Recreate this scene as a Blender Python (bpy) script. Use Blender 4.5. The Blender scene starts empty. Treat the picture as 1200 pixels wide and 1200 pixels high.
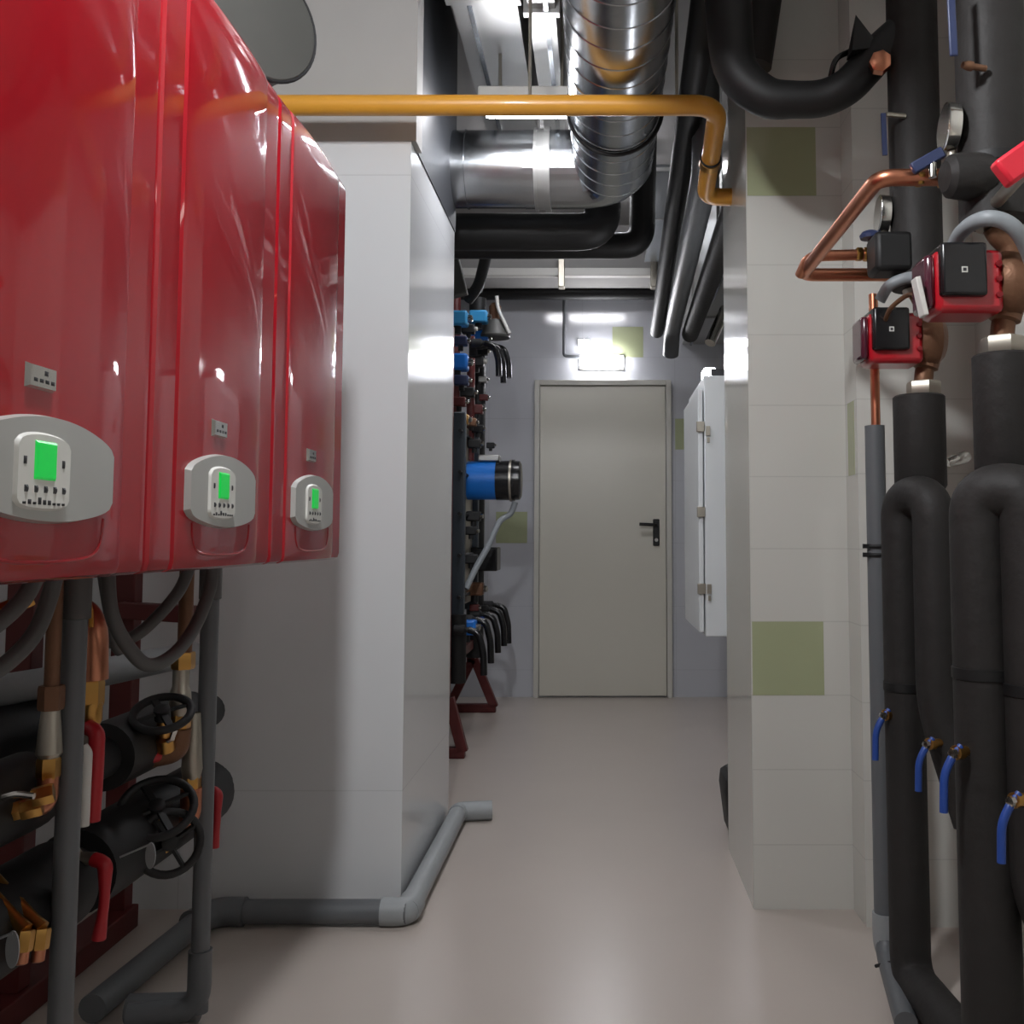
import bpy, math, random
from mathutils import Vector, Matrix
random.seed(4)
C = bpy.context.scene.collection
PI = math.pi
# ------------------------------------------------------------------ camera model
F, CX, CY, CAMZ, TH = 1150.0, 703.0, 549.0, 1.05, 0.0715
def at(px, py, Y):
    a, b = px-CX, CY-py
    d = Vector((a, F*math.cos(TH)-b*math.sin(TH), F*math.sin(TH)+b*math.cos(TH)))
    return Vector((0, 0, CAMZ)) + d*(Y/d.y)
def ats(*pts): return [at(*p) for p in pts]
cd = bpy.data.cameras.new('camera'); cam = bpy.data.objects.new('camera', cd); C.objects.link(cam)
cam.location = (0, 0, CAMZ); cam.rotation_euler = (PI/2+TH, 0, 0)
cd.sensor_width = 36; cd.lens = 36*F/1200; cd.clip_start = .05
cd.shift_x = (600-CX)/1200; cd.shift_y = (CY-600)/1200
bpy.context.scene.camera = cam
# ------------------------------------------------------------------ materials
def lin(c): return tuple(((v/255)/12.92 if v/255 <= .04045 else ((v/255+.055)/1.055)**2.4) for v in c)
def mat(name, rgb, rough=.5, metal=0, coat=0, var=.06, vscale=9, bump=0, bscale=60, spec=.5, emit=0, coat_rough=.05):
    m = bpy.data.materials.new(name); m.use_nodes = True
    nt = m.node_tree; b = nt.nodes['Principled BSDF']
    c = lin(rgb)
    b.inputs['Roughness'].default_value = rough; b.inputs['Metallic'].default_value = metal
    b.inputs['Coat Weight'].default_value = coat; b.inputs['Coat Roughness'].default_value = coat_rough
    b.inputs['Specular IOR Level'].default_value = spec
    tc = nt.nodes.new('ShaderNodeTexCoord')
    nz = nt.nodes.new('ShaderNodeTexNoise'); nz.inputs['Scale'].default_value = vscale; nz.inputs['Detail'].default_value = 5
    nt.links.new(tc.outputs['Object'], nz.inputs['Vector'])
    mx = nt.nodes.new('ShaderNodeMix'); mx.data_type = 'RGBA'
    mx.inputs['A'].default_value = (*[v*(1-var) for v in c], 1); mx.inputs['B'].default_value = (*[min(1, v*(1+var)) for v in c], 1)
    nt.links.new(nz.outputs['Fac'], mx.inputs['Factor']); nt.links.new(mx.outputs['Result'], b.inputs['Base Color'])
    if bump:
        n2 = nt.nodes.new('ShaderNodeTexNoise'); n2.inputs['Scale'].default_value = bscale; n2.inputs['Detail'].default_value = 3
        nt.links.new(tc.outputs['Object'], n2.inputs['Vector'])
        bp = nt.nodes.new('ShaderNodeBump'); bp.inputs['Strength'].default_value = bump; bp.inputs['Distance'].default_value = .01
        nt.links.new(n2.outputs['Fac'], bp.inputs['Height']); nt.links.new(bp.outputs['Normal'], b.inputs['Normal'])
    if emit:
        b.inputs['Emission Color'].default_value = (*c, 1); b.inputs['Emission Strength'].default_value = emit
    return m
def tile_mat(name, rgb, pitch, off, vaxis, hpitch, hoff, rough=.09, grout=.86, gw=.0016):
    """glazed tiles: thin joints every `pitch` in height and every `hpitch` along vaxis"""
    m = mat(name, rgb, rough, var=.015, vscale=3)
    nt = m.node_tree; b = nt.nodes['Principled BSDF']; src = b.inputs['Base Color'].links[0].from_socket
    tc = nt.nodes.new('ShaderNodeTexCoord'); sp = nt.nodes.new('ShaderNodeSeparateXYZ'); nt.links.new(tc.outputs['Object'], sp.inputs[0])
    def mth(op, a, bb=None):
        n = nt.nodes.new('ShaderNodeMath'); n.operation = op
        for i, v in enumerate((a, bb)):
            if v is None: continue
            if hasattr(v, 'links'): nt.links.new(v, n.inputs[i])
            else: n.inputs[i].default_value = v
        return n.outputs[0]
    def line(sock, p, o):
        f = mth('MODULO', mth('ADD', mth('SUBTRACT', sock, o), 100*p), p)
        d = mth('MINIMUM', f, mth('SUBTRACT', p, f))
        return mth('LESS_THAN', d, gw)
    l = mth('MAXIMUM', line(sp.outputs['Z'], pitch, off), line(sp.outputs[vaxis], hpitch, hoff))
    mx = nt.nodes.new('ShaderNodeMix'); mx.data_type = 'RGBA'
    nt.links.new(l, mx.inputs['Factor']); nt.links.new(src, mx.inputs['A'])
    mx.inputs['B'].default_value = (*[v*grout for v in lin(rgb)], 1)
    nt.links.new(mx.outputs['Result'], b.inputs['Base Color'])
    bp = nt.nodes.new('ShaderNodeBump'); bp.inputs['Strength'].default_value = .25; bp.inputs['Distance'].default_value = .002; bp.invert = True
    nt.links.new(l, bp.inputs['Height']); nt.links.new(bp.outputs['Normal'], b.inputs['Normal'])
    return m
M = {}
M['red'] = mat('red_enamel', (152, 16, 29), .38, coat=1, spec=.1, var=.02, coat_rough=.03)
M['redseam'] = mat('red_enamel_dark', (120, 12, 20), .4)
M['casing'] = mat('casing_white', (200, 200, 198), .4)
M['silver'] = mat('panel_silver', (176, 176, 172), .35, metal=.25, var=.02)
M['panelwhite'] = mat('panel_white', (208, 207, 201), .35, var=.02)
M['lcd'] = mat('lcd_green', (10, 180, 66), .3, var=.03, emit=.4)
M['ink'] = mat('dark_ink', (45, 45, 48), .5)
M['rubber'] = mat('black_foam', (40, 38, 37), .62, var=.25, vscale=14, bump=.25, bscale=35, spec=.35)
M['rubber_dark'] = mat('black_foam_dark', (17, 17, 18), .55, var=.2)
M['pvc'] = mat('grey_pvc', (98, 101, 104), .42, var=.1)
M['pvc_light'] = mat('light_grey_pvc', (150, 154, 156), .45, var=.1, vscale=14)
M['hose'] = mat('grey_hose', (86, 86, 85), .5, var=.12)
M['conduit'] = mat('conduit_grey', (140, 146, 150), .45)
M['copper'] = mat('copper', (206, 138, 108), .34, metal=1, var=.15, vscale=20)
M['brass'] = mat('brass', (196, 150, 84), .28, metal=1, var=.15, vscale=25)
M['bronze'] = mat('bronze_cast', (122, 88, 66), .5, metal=.55, var=.15, vscale=25, bump=.2)
M['chrome'] = mat('chrome', (205, 203, 198), .2, metal=1, var=.08)
M['steel'] = mat('zinc_steel', (178, 172, 160), .38, metal=.9, var=.1)
M['oxide'] = mat('red_oxide_paint', (88, 28, 27), .5, var=.12)
M['lever_red'] = mat('red_lever', (170, 26, 36), .4)
M['plum'] = mat('plum_plastic', (74, 30, 44), .15, coat=.5)
M['navy'] = mat('navy_lever', (44, 54, 88), .45)
M['lever_pink'] = mat('red_plastic', (226, 44, 62), .4)
M['lever_blue'] = mat('blue_lever', (38, 72, 150), .4)
M['blue'] = mat('motor_blue', (18, 112, 205), .4)
M['blue_light'] = mat('actuator_blue', (60, 150, 205), .4)
M['black'] = mat('black_plastic', (20, 20, 22), .25)
M['blackm'] = mat('black_matt', (22, 22, 24), .6)
M['gasyellow'] = mat('gas_yellow', (216, 154, 54), .38, var=.08, coat=.3)
M['galv'] = mat('galvanised_duct', (176, 180, 184), .24, metal=1, var=.14, vscale=6, bump=.12, bscale=10)
M['galvm'] = mat('galvanised_matt', (166, 166, 164), .42, metal=.75, var=.1, vscale=5)
M['flue'] = mat('flue_grey', (72, 72, 69), .5, var=.06)
M['platedark'] = mat('slate_paint', (52, 60, 68), .45)
M['white'] = mat('white_enamel', (226, 230, 232), .35, var=.01)
M['whiteplastic'] = mat('white_plastic', (205, 203, 198), .4)
M['doorpaint'] = mat('door_cream', (205, 202, 190), .32, var=.02, vscale=3)
M['frame'] = mat('door_frame_paint', (198, 196, 188), .35)
M['grey'] = mat('grey_paint', (150, 150, 150), .6)
M['plaster'] = mat('painted_plaster', (188, 186, 184), .7, var=.03)
M['plaster_grey_dim'] = mat('dimmed_grey_plaster', (168, 166, 163), .7, var=.03)  # grey paint, darkened further to imitate weaker lamp light high on the wall
M['ceil'] = mat('ceiling_concrete', (150, 148, 146), .8, var=.08)
M['floor'] = mat('epoxy_floor', (186, 176, 168), .28, var=.05, vscale=2.2, bump=.05, bscale=6, spec=.4)
M['darkvoid'] = mat('void_shade', (46, 48, 52), .5)
M['green'] = mat('green_glaze', (166, 172, 138), .1, var=.02)
M['pumpred'] = mat('pump_red', (172, 20, 34), .3, coat=.5, var=.05)
M['lamp'] = mat('lamp_diffuser', (255, 250, 242), .4, var=0, emit=5)
M['lampkey'] = mat('lamp_diffuser_key', (250, 252, 255), .4, var=0, emit=330)
M['lampduct'] = mat('lamp_diffuser_duct', (250, 250, 255), .4, var=0, emit=58)
M['lampfar'] = mat('lamp_diffuser_door', (250, 250, 255), .4, var=0, emit=42)
TP = .2105; TO = .179
M['tile_x'] = tile_mat('tile_front', (204, 203, 197), TP, TO, 'X', TP*3, .437)
M['tile_y'] = tile_mat('tile_side', (204, 203, 197), TP, TO, 'Y', TP*3, 2.87)
M['tile_part'] = tile_mat('tile_partition', (212, 214, 216), 1.807, .33, 'X', 2.1, .9, rough=.12)
M['tile_back'] = tile_mat('tile_backwall', (190, 192, 198), TP*2, TO, 'X', TP*3, .51, rough=.1)
# ------------------------------------------------------------------ mesh builder
ORG = {}
def orth(d):
    d = d.normalized(); a = Vector((0, 0, 1)) if abs(d.z) < .9 else Vector((1, 0, 0))
    u = d.cross(a).normalized(); return u, d.cross(u).normalized()
class MB:
    def __init__(s): s.v = []; s.f = []; s.mi = []; s.cur = 0
    def add(s, vs, fs):
        n = len(s.v); s.v += [Vector(p) for p in vs]; s.f += [[i+n for i in f] for f in fs]; s.mi += [s.cur]*len(fs); return s
    def box(s, x0, x1, y0, y1, z0, z1):
        vs = [(x, y, z) for x in (x0, x1) for y in (y0, y1) for z in (z0, z1)]
        return s.add(vs, [(0,1,3,2),(4,6,7,5),(0,4,5,1),(2,3,7,6),(0,2,6,4),(1,5,7,3)])
    def bar(s, p0, p1, w, h, up=(0,0,1)):
        p0, p1 = Vector(p0), Vector(p1); d = (p1-p0).normalized(); upv = Vector(up)
        if abs(d.dot(upv)) > .95: upv = Vector((1,0,0))
        u = d.cross(upv).normalized(); v = u.cross(d).normalized()
        vs = [p+u*a*w/2+v*b*h/2 for p in (p0, p1) for a, b in ((-1,-1),(1,-1),(1,1),(-1,1))]
        return s.add(vs, [(0,1,2,3),(7,6,5,4),(0,4,5,1),(1,5,6,2),(2,6,7,3),(3,7,4,0)])
    def tube(s, path, r, n=16, caps=True, closed=False):
        path = [Vector(p) for p in path]; k = len(path)
        rs = r if isinstance(r, (list, tuple)) else [r]*k
        tan = []
        for i in range(k):
            a = path[(i-1) % k] if (i or closed) else path[0]; b = path[(i+1) % k] if (i < k-1 or closed) else path[-1]
            t = b-a; tan.append(t.normalized() if t.length > 1e-9 else (tan[-1] if tan else Vector((0,0,1))))
        u, w = orth(tan[0]); vs = []
        for i in range(k):
            if i:
                q = tan[i-1].rotation_difference(tan[i]); u = q @ u; w = q @ w
            for j in range(n):
                an = 2*PI*j/n; vs.append(path[i] + (u*math.cos(an)+w*math.sin(an))*rs[i])
        fs = []
        for i in range(k if closed else k-1):
            i2 = (i+1) % k
            for j in range(n):
                j2 = (j+1) % n; fs.append((i*n+j, i*n+j2, i2*n+j2, i2*n+j))
        if caps and not closed: fs += [tuple(range(n-1, -1, -1)), tuple((k-1)*n+j for j in range(n))]
        return s.add(vs, fs)
    def cyl(s, p0, p1, r, n=20): return s.tube([p0, p1], r, n)
    def lathe(s, p, d, prof, n=20):
        """rings at distance t along d with radius r"""
        p = Vector(p); d = Vector(d).normalized(); u, w = orth(d); vs = []; fs = []; k = len(prof)
        for t, r in prof:
            for j in range(n):
                an = 2*PI*j/n; vs.append(p+d*t+(u*math.cos(an)+w*math.sin(an))*max(r, 1e-5))
        for i in range(k-1):
            for j in range(n):
                j2 = (j+1) % n; fs.append((i*n+j, i*n+j2, (i+1)*n+j2, (i+1)*n+j))
        fs += [tuple(range(n-1, -1, -1)), tuple((k-1)*n+j for j in range(n))]
        return s.add(vs, fs)
    def torus(s, c, d, R, r, n=28, m=10):
        c = Vector(c); u, w = orth(Vector(d))
        return s.tube([c+(u*math.cos(2*PI*i/n)+w*math.sin(2*PI*i/n))*R for i in range(n)], r, m, closed=True)
    def ball(s, c, r, n=16, sc=(1,1,1)):
        c = Vector(c); vs = []; fs = []; m = n//2
        for i in range(1, m):
            a = PI*i/m
            for j in range(n):
                b = 2*PI*j/n; vs.append(c+Vector((r*sc[0]*math.sin(a)*math.cos(b), r*sc[1]*math.sin(a)*math.sin(b), r*sc[2]*math.cos(a))))
        for i in range(m-2):
            for j in range(n):
                j2 = (j+1) % n; fs.append((i*n+j, (i+1)*n+j, (i+1)*n+j2, i*n+j2))
        fs += [tuple(range(n)), tuple((m-2)*n+j for j in range(n-1, -1, -1))]
        return s.add(vs, fs)
    def build(s, name, m, parent=None, bev=0, ang=38, smooth=True):
        me = bpy.data.meshes.new(name); o0 = ORG.get(parent.name, Vector()) if parent else Vector()
        me.from_pydata([tuple(v-o0) for v in s.v], [], s.f)
        import bmesh
        b = bmesh.new(); b.from_mesh(me); bmesh.ops.recalc_face_normals(b, faces=b.faces); b.to_mesh(me); b.free()
        ms = m if isinstance(m, (list, tuple)) else [m]
        for x in ms: me.materials.append(M[x] if isinstance(x, str) else x)
        for p, i in zip(me.polygons, s.mi): p.material_index = i; p.use_smooth = smooth
        if smooth: me.set_sharp_from_angle(angle=math.radians(ang))
        o = bpy.data.objects.new(name, me); C.objects.link(o)
        if parent: o.parent = parent; ORG[o.name] = o0
        if bev:
            md = o.modifiers.new('bevel', 'BEVEL'); md.width = bev; md.segments = 2; md.limit_method = 'ANGLE'; md.angle_limit = math.radians(40)
        return o
def tag(o, label, cat, group=None):
    o['label'] = label; o['category'] = cat
    if group: o['group'] = group
    return o
def thing(name, label, cat, loc, group=None):
    o = bpy.data.objects.new(name, None); C.objects.link(o); o.location = loc; o.empty_display_size = .05
    ORG[o.name] = Vector(loc); return tag(o, label, cat, group)
def struct(name, mb, m, **k):
    o = mb.build(name, m, **k); o['kind'] = 'structure'; return o
def dup(root, loc, label, group=None):
    r = root.copy(); C.objects.link(r); r.location = loc; r['label'] = label
    if group: r['group'] = group
    for ch in root.children:
        c = ch.copy(); C.objects.link(c); c.parent = r
        for g in ch.children:
            d = g.copy(); C.objects.link(d); d.parent = c
    return r
def fillet(pts, r, n=7):
    pts = [Vector(p) for p in pts]; out = [pts[0]]
    for i in range(1, len(pts)-1):
        a, b, c = pts[i-1], pts[i], pts[i+1]
        rr = min(r, (a-b).length*.49, (c-b).length*.49)
        p, q = b+(a-b).normalized()*rr, b+(c-b).normalized()*rr
        for k in range(n+1):
            t = k/n; out.append(p*(1-t)**2+b*2*t*(1-t)+q*t*t)
    return out+[pts[-1]]
def spline(pts, n=8):
    P = [Vector(p) for p in pts]; P = [P[0]*2-P[1]]+P+[P[-1]*2-P[-2]]; out = []
    for i in range(1, len(P)-2):
        a, b, c, d = P[i-1:i+3]
        for k in range(n):
            t = k/n; out.append(.5*((2*b)+(c-a)*t+(2*a-5*b+4*c-d)*t*t+(3*b-a-3*c+d)*t**3))
    return out+[P[-2]]
def pipe(name, pts, r, m, label, cat='pipe', fr=.08, n=20, group=None, sp=False):
    return tag(MB().tube(spline(pts) if sp else fillet(pts, fr), r, n).build(name, m), label, cat, group)

# ================================================================== the setting
XL, XR, YR, YB, H = -2.0, 1.06, -2.6, 6.62, 3.05
struct('floor', MB().box(XL-.1, XR+.1, YR-.1, YB+.1, -.1, 0), 'floor')
struct('ceiling', MB().box(XL-.1, XR+.1, YR-.1, YB+.1, H, H+.1), 'ceil')
struct('wall_left', MB().box(XL-.1, XL, YR, YB, 0, H), 'plaster')
struct('wall_rear', MB().box(XL-.1, XR+.1, YR-.1, YR, 0, H), 'plaster')
struct('wall_right', MB().box(XR, XR+.1, YR, YB, 0, H), 'tile_y')
mb = MB().box(XL-.1, XR+.1, YB, YB+.1, 0, H); mb.cur = 1
for x0, x1, z0 in ((.51, .51+TP, TO+7*TP), (-.70, -.70+TP, TO+4*TP), (.085, .085+TP, TO+10*TP)): mb.box(x0, x1, YB-.001, YB+.01, z0, z0+TP)
struct('wall_back', mb, ['tile_back', 'green'])
PX, PY0, PY1 = -.566, 2.87, 3.746          # the tiled block left of the passage
struct('wall_partition', MB().box(XL, PX, PY0, PY1, 0, 2.24), 'tile_part')
struct('wall_partition_upper', MB().box(XL, PX+.015, PY0-.004, PY0+.09, 2.24, H), 'plaster_grey_dim')
struct('void_block', MB().box(XL, PX+.004, PY0+.09, PY1, 2.24, H), 'darkvoid')  # dark block standing in for the shaded opening above the side tiles
QX, QY1, SX, SY = .437, 3.413, .722, 2.74  # the tiled pillar right of the passage, with a small step to its right
mb = MB().box(QX, XR, PY0, QY1, 0, H); mb.box(SX, XR, SY, PY0+.01, 0, H); mb.cur = 1
for z0 in (TO+2*TP, TO+9*TP): mb.box(QX+.004, QX+TP, PY0-.001, PY0+.01, z0, z0+TP)
mb.box(SX-.001, SX+.01, SY+.03, PY0-.03, TO+5*TP, TO+6*TP)
struct('wall_pillar', mb, ['tile_x', 'green'])
# concrete beam and soffit over the back of the passage
struct('trim_2', MB().box(XL, XR, 6.15, YB, 2.72, H), 'ceil')
# door
d0, d1 = at(625, 817, 6.60), at(788, 817, 6.60); dz = at(700, 446, 6.6).z
mb = MB(); fw = .035
mb.box(d0.x, d0.x+fw, 6.57, 6.62, 0, dz); mb.box(d1.x-fw, d1.x, 6.57, 6.62, 0, dz); mb.box(d0.x+fw, d1.x-fw, 6.57, 6.62, dz-fw, dz)
door = struct('door_1', MB().box(d0.x+fw+.003, d1.x-fw-.003, 6.592, 6.618, .012, dz-fw-.003), 'doorpaint', bev=.002)
mb.build('door_frame', 'frame', door, bev=.003)
hp = at(769, 624, 6.59)
mb = MB().box(hp.x-.022, hp.x+.022, 6.578, 6.592, hp.z-.09, hp.z+.09); mb.build('handle_plate', 'black', door, bev=.006)
mb = MB().tube(fillet([(hp.x, 6.592, hp.z+.05), (hp.x, 6.535, hp.z+.05), (hp.x-.115, 6.535, hp.z+.055)], .02), .011, 12); mb.build('handle_lever', 'black', door)
MB().cyl((hp.x, 6.572, hp.z-.05), (hp.x, 6.592, hp.z-.05), .012, 12).build('key_cylinder', 'chrome', door)

Z = Vector((0, 0, 1))
# ================================================================== lamps
def bulkhead(loc, label, w=.29, h=.085, m='lampfar'):
    x, y, z = loc
    t = thing('bulkhead_lamp', label, 'lamp', loc)
    MB().box(x-w/2-.01, x+w/2+.01, y-.02, y, z-h/2-.01, z+h/2+.01).build('housing', 'whiteplastic', t, bev=.008)
    MB().box(x-w/2, x+w/2, y-.06, y-.02, z-h/2, z+h/2).build('diffuser', m, t, bev=.02)
    return t
p = at(705, 425, YB); bulkhead((p.x, YB, p.z), 'glowing white bulkhead lamp on the back wall above the cream door')
pipe('cable_conduit', [at(661, 350, 6.6), at(661, 417, 6.6), at(680, 419, 6.6)], .011, 'pvc', 'thin grey cable conduit running down the back wall to the bulkhead lamp', 'conduit', .02, 10)
p = at(684, 402, YB)
t = thing('emergency_light', 'tiny bright emergency light above the bulkhead lamp on the back wall', 'lamp', (p.x, YB, p.z))
MB().box(p.x-.04, p.x+.04, YB-.02, YB, p.z-.025, p.z+.025).build('housing', 'whiteplastic', t, bev=.004)
MB().box(p.x-.035, p.x+.035, YB-.026, YB-.02, p.z-.02, p.z+.02).build('diffuser', 'lampfar', t)
def batten(c, L, axis, label, m='lamp', w=.1):
    x, y, z = c; t = thing('batten_lamp', label, 'lamp', c)
    a, b = (L/2, w/2) if axis == 'X' else (w/2, L/2); e = .02 if axis == 'X' else .008
    MB().box(x-a, x+a, y-b, y+b, z+.03, z+.08).build('housing', 'whiteplastic', t, bev=.006)
    MB().box(x-a+e, x+a-e, y-b+.028-e, y+b-.028+e, z, z+.03).build('diffuser', m, t, bev=.008)
    MB().cyl((x-a*.6, y, z+.08) if axis == 'X' else (x, y-b*.6, z+.08), (x-a*.6, y, H) if axis == 'X' else (x, y-b*.6, H), .006, 8).build('hanger', 'steel', t)
    MB().cyl((x+a*.6, y, z+.08) if axis == 'X' else (x, y+b*.6, z+.08), (x+a*.6, y, H) if axis == 'X' else (x, y+b*.6, H), .006, 8).build('hanger', 'steel', t)
t = thing('jar_lamp', 'short jar lamp hanging from the ceiling in front of the red boilers', 'lamp', (-.30, .95, 2.43))
MB().lathe((-.30, .95, 2.53), Z, [(0, .075), (.005, .08), (.05, .08), (.06, .06), (.07, .02)], 24).build('housing', 'whiteplastic', t)
MB().lathe((-.30, .95, 2.40), Z, [(0, .03), (.012, .052), (.03, .062), (.13, .064)], 24).build('diffuser', 'lampkey', t)
MB().cyl((-.30, .95, 2.59), (-.30, .95, H), .008, 8).build('hanger', 'steel', t)
batten((.35, -1.5, 2.45), 1.2, 'X', 'long batten lamp under the ceiling behind the camera')
batten((-.24, 3.32, 2.525), .36, 'X', 'lit batten lamp hanging in front of the shiny cross duct behind the gas pipe', 'lampduct')

batten((-.12, 4.9, 2.93), .7, 'X', 'added unseen batten lamp brightening the far room beyond the shiny cross duct', 'lampfar')  # extra lamp, hidden by the ducts, added to brighten door and back wall
# ================================================================== boilers
BW = .466; BZ = 1.005; BH = .86; BX = -1.155
def surf(y):
    a = abs(y)
    if a > .163:
        x = .575
        if a > .225: x -= .008*(1-math.sqrt(max(0, 1-((a-.225)/.008)**2)))
        return x
    return .577+.006*math.cos(PI/2*y/.163)**.6
def make_boiler(Yc, label):
    L = Vector((BX, Yc, BZ)); t = thing('wall_boiler', label, 'boiler', L, 'red wall boilers in a row')
    def W(x, y, z): return L+Vector((x, y, z))
    MB().box(BX, BX+.16, Yc-BW/2+.003, Yc+BW/2-.003, BZ+.004, BZ+BH+.012).build('casing', 'casing', t, bev=.004)
    ys = sorted(set([-.2329+.4658*i/72 for i in range(73)]+[-.166, -.1631, -.160, .160, .1631, .166, -.2315, -.2328, .2315, .2328]))
    zs = [(0, .012), (.004, .003), (.014, 0)]+[(.014+(BH-.04)*i/24, 0) for i in range(1, 25)]+[(BH-.012, .004), (BH-.004, .012), (BH, .026)]
    vs = []; fs = []; n = len(ys)
    for z, ins in zs:
        for y in ys:
            g = .004 if abs(abs(y)-.1631) < .002 else 0
            vs.append(W(surf(y)-ins-g, y*(1-ins*.25), z))
    for i in range(len(zs)-1):
        for j in range(n-1): fs.append((i*n+j, i*n+j+1, (i+1)*n+j+1, (i+1)*n+j))
    b0 = len(vs)
    for z, ins in (zs[0], zs[-1]):
        vs += [W(.16, -BW/2, z), W(.16, BW/2, z)]
    k = len(zs)-1
    fs.append(tuple([b0, b0+1]+[n-1-j for j in range(n)]))
    fs.append(tuple([b0+3, b0+2]+[k*n+j for j in range(n)]))
    fs.append(tuple([b0, b0+2]+[i*n for i in range(k, -1, -1)])); fs.append(tuple([b0+1]+[i*n+n-1 for i in range(k+1)]+[b0+3]))
    MB().add(vs, fs).build('front_cover', 'red', t, ang=28)
    def patch(y0, y1, top, bot, th, off=0, n=26, m=10):
        vs = []; fs = []; e = .07
        for s_, d in ((0, off), (1, off+th)):
            for i in range(n+1):
                u = i/n; y = y0+(y1-y0)*u; tz, bz = top(2*u-1), bot(2*u-1)
                ins = (.0025 if s_ else 0)
                for j in range(m+1):
                    z = bz+ins+(tz-bz-2*ins)*j/m; vs.append(W(surf(y)+d, y+(ins if i == 0 else -ins if i == n else 0), z))
        K = (n+1)*(m+1)
        q = lambda s_, i, j: s_*K+i*(m+1)+j
        for i in range(n):
            for j in range(m):
                fs += [(q(1,i,j), q(1,i+1,j), q(1,i+1,j+1), q(1,i,j+1)), (q(0,i,j), q(0,i,j+1), q(0,i+1,j+1), q(0,i+1,j))]
            fs += [(q(0,i,0), q(0,i+1,0), q(1,i+1,0), q(1,i,0)), (q(0,i,m), q(1,i,m), q(1,i+1,m), q(0,i+1,m))]
        for j in range(m):
            fs += [(q(0,0,j), q(1,0,j), q(1,0,j+1), q(0,0,j+1)), (q(0,n,j), q(0,n,j+1), q(1,n,j+1), q(1,n,j))]
        return MB().add(vs, fs)
    pt = lambda u: .172-.024*u*u-.006*abs(u)**16
    pb = lambda u: .060+.016*u*u+.008*abs(u)**16
    p = patch(-.138, .118, pt, pb, .011, -.002).build('control_panel', 'silver', t)
    kp = patch(-.082, .014, lambda u: .152-.006*u*u-.006*u**8, lambda u: .073+.003*u*u+.006*u**8, .0035, .009, 14).build('keypad', 'panelwhite', p)
    patch(-.054, -.016, lambda u: .143, lambda u: .104, .002, .0125, 8, 4).build('lcd_screen', 'lcd', p)
    bt = MB()
    for i in range(5):
        y = -.066+i*.0165
        for q_ in (patch(y-.003, y+.003, lambda u: .098, lambda u: .091, .002, .0125, 3, 2),): bt.add(q_.v, q_.f)
    for y in (-.069, -.002):
        q_ = patch(y-.0028, y+.0028, lambda u: .126, lambda u: .118, .0012, .0125, 3, 2); bt.add(q_.v, q_.f)
    for i in range(9):
        y = -.068+i*.0085; h = random.choice((.003, .006, .009))
        q_ = patch(y-.003, y+.003, lambda u: .079+h*.8, lambda u: .079, .0012, .0125, 3, 2); bt.add(q_.v, q_.f)
    bt.build('buttons', 'ink', p)
    bg = patch(-.056, -.006, lambda u: .222, lambda u: .196, .006, -.001, 8, 4).build('badge', 'chrome', t)
    bt = MB()
    for i in range(4):
        q_ = patch(-.048+i*.010, -.041+i*.010, lambda u: .207, lambda u: .203, .0008, .005, 3, 2); bt.add(q_.v, q_.f)
    q_ = patch(-.030, -.023, lambda u: .216, lambda u: .211, .0008, .005, 3, 2); bt.add(q_.v, q_.f)
    bt.build('badge_mark', 'ink', bg)
    ys_ = [(-.112, .068), (-.108, .045), (-.095, .029), (-.07, .023), (-.03, .021), (.03, .021), (.07, .023), (.095, .029), (.108, .045), (.112, .068)]
    MB().tube([W(surf(a)-.0008, a, b) for a, b in spline([Vector((y, z, 0)) for y, z in ys_], 4) for _ in (0,)] if False else
              [W(surf(q_.x)-.0008, q_.x, q_.y) for q_ in spline([Vector((y, z, 0)) for y, z in ys_], 4)], .0026, 8).build('flap_outline', 'red', t)
    return t
boilers = [make_boiler(1.023, 'glossy red wall boiler nearest the camera, cut off by the left edge')]
boilers.append(dup(boilers[0], (BX, 1.494, BZ), 'glossy red wall boiler in the middle of the row of three'))
boilers.append(dup(boilers[0], (BX, 1.963, BZ), 'glossy red wall boiler farthest from the camera, beside the white partition'))

# flue collector above the boilers
fc = at(313, 24, 2.05)
t = thing('flue_pipe', 'dull grey flue pipe end above the middle and far red boilers', 'flue', fc)
ax = Vector((.8, -.6, -.02)).normalized()
MB().lathe(fc-ax*.42, ax, [(0, .122), (.40, .122), (.40, .126), (.415, .128), (.42, .122), (.422, .02)], 40).build('pipe_body', 'flue', t)
MB().torus(fc-ax*.004, ax, .1275, .004, 40, 8).build('seal_ring', 'blackm', t)
tp = at(300, 60, 1.75)
MB().lathe((BX+.3, 1.75, 1.874), (0, 0, 1), [(0, .1), (.02, .1), (.02, .08), (.2, .08)], 28).build('flue_collar', 'casing', t)

m_ = MB().box(BX+.44, BX+.52, 1.27, 1.72, BZ+BH+.0, BZ+BH+.018); m_.box(BX+.46, BX+.52, 1.34, 1.62, BZ+BH+.018, BZ+BH+.04)
tag(m_.build('top_cover_strip', 'whiteplastic', bev=.003), 'white strip lying along the top edge of the middle red boiler', 'cover strip')
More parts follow.
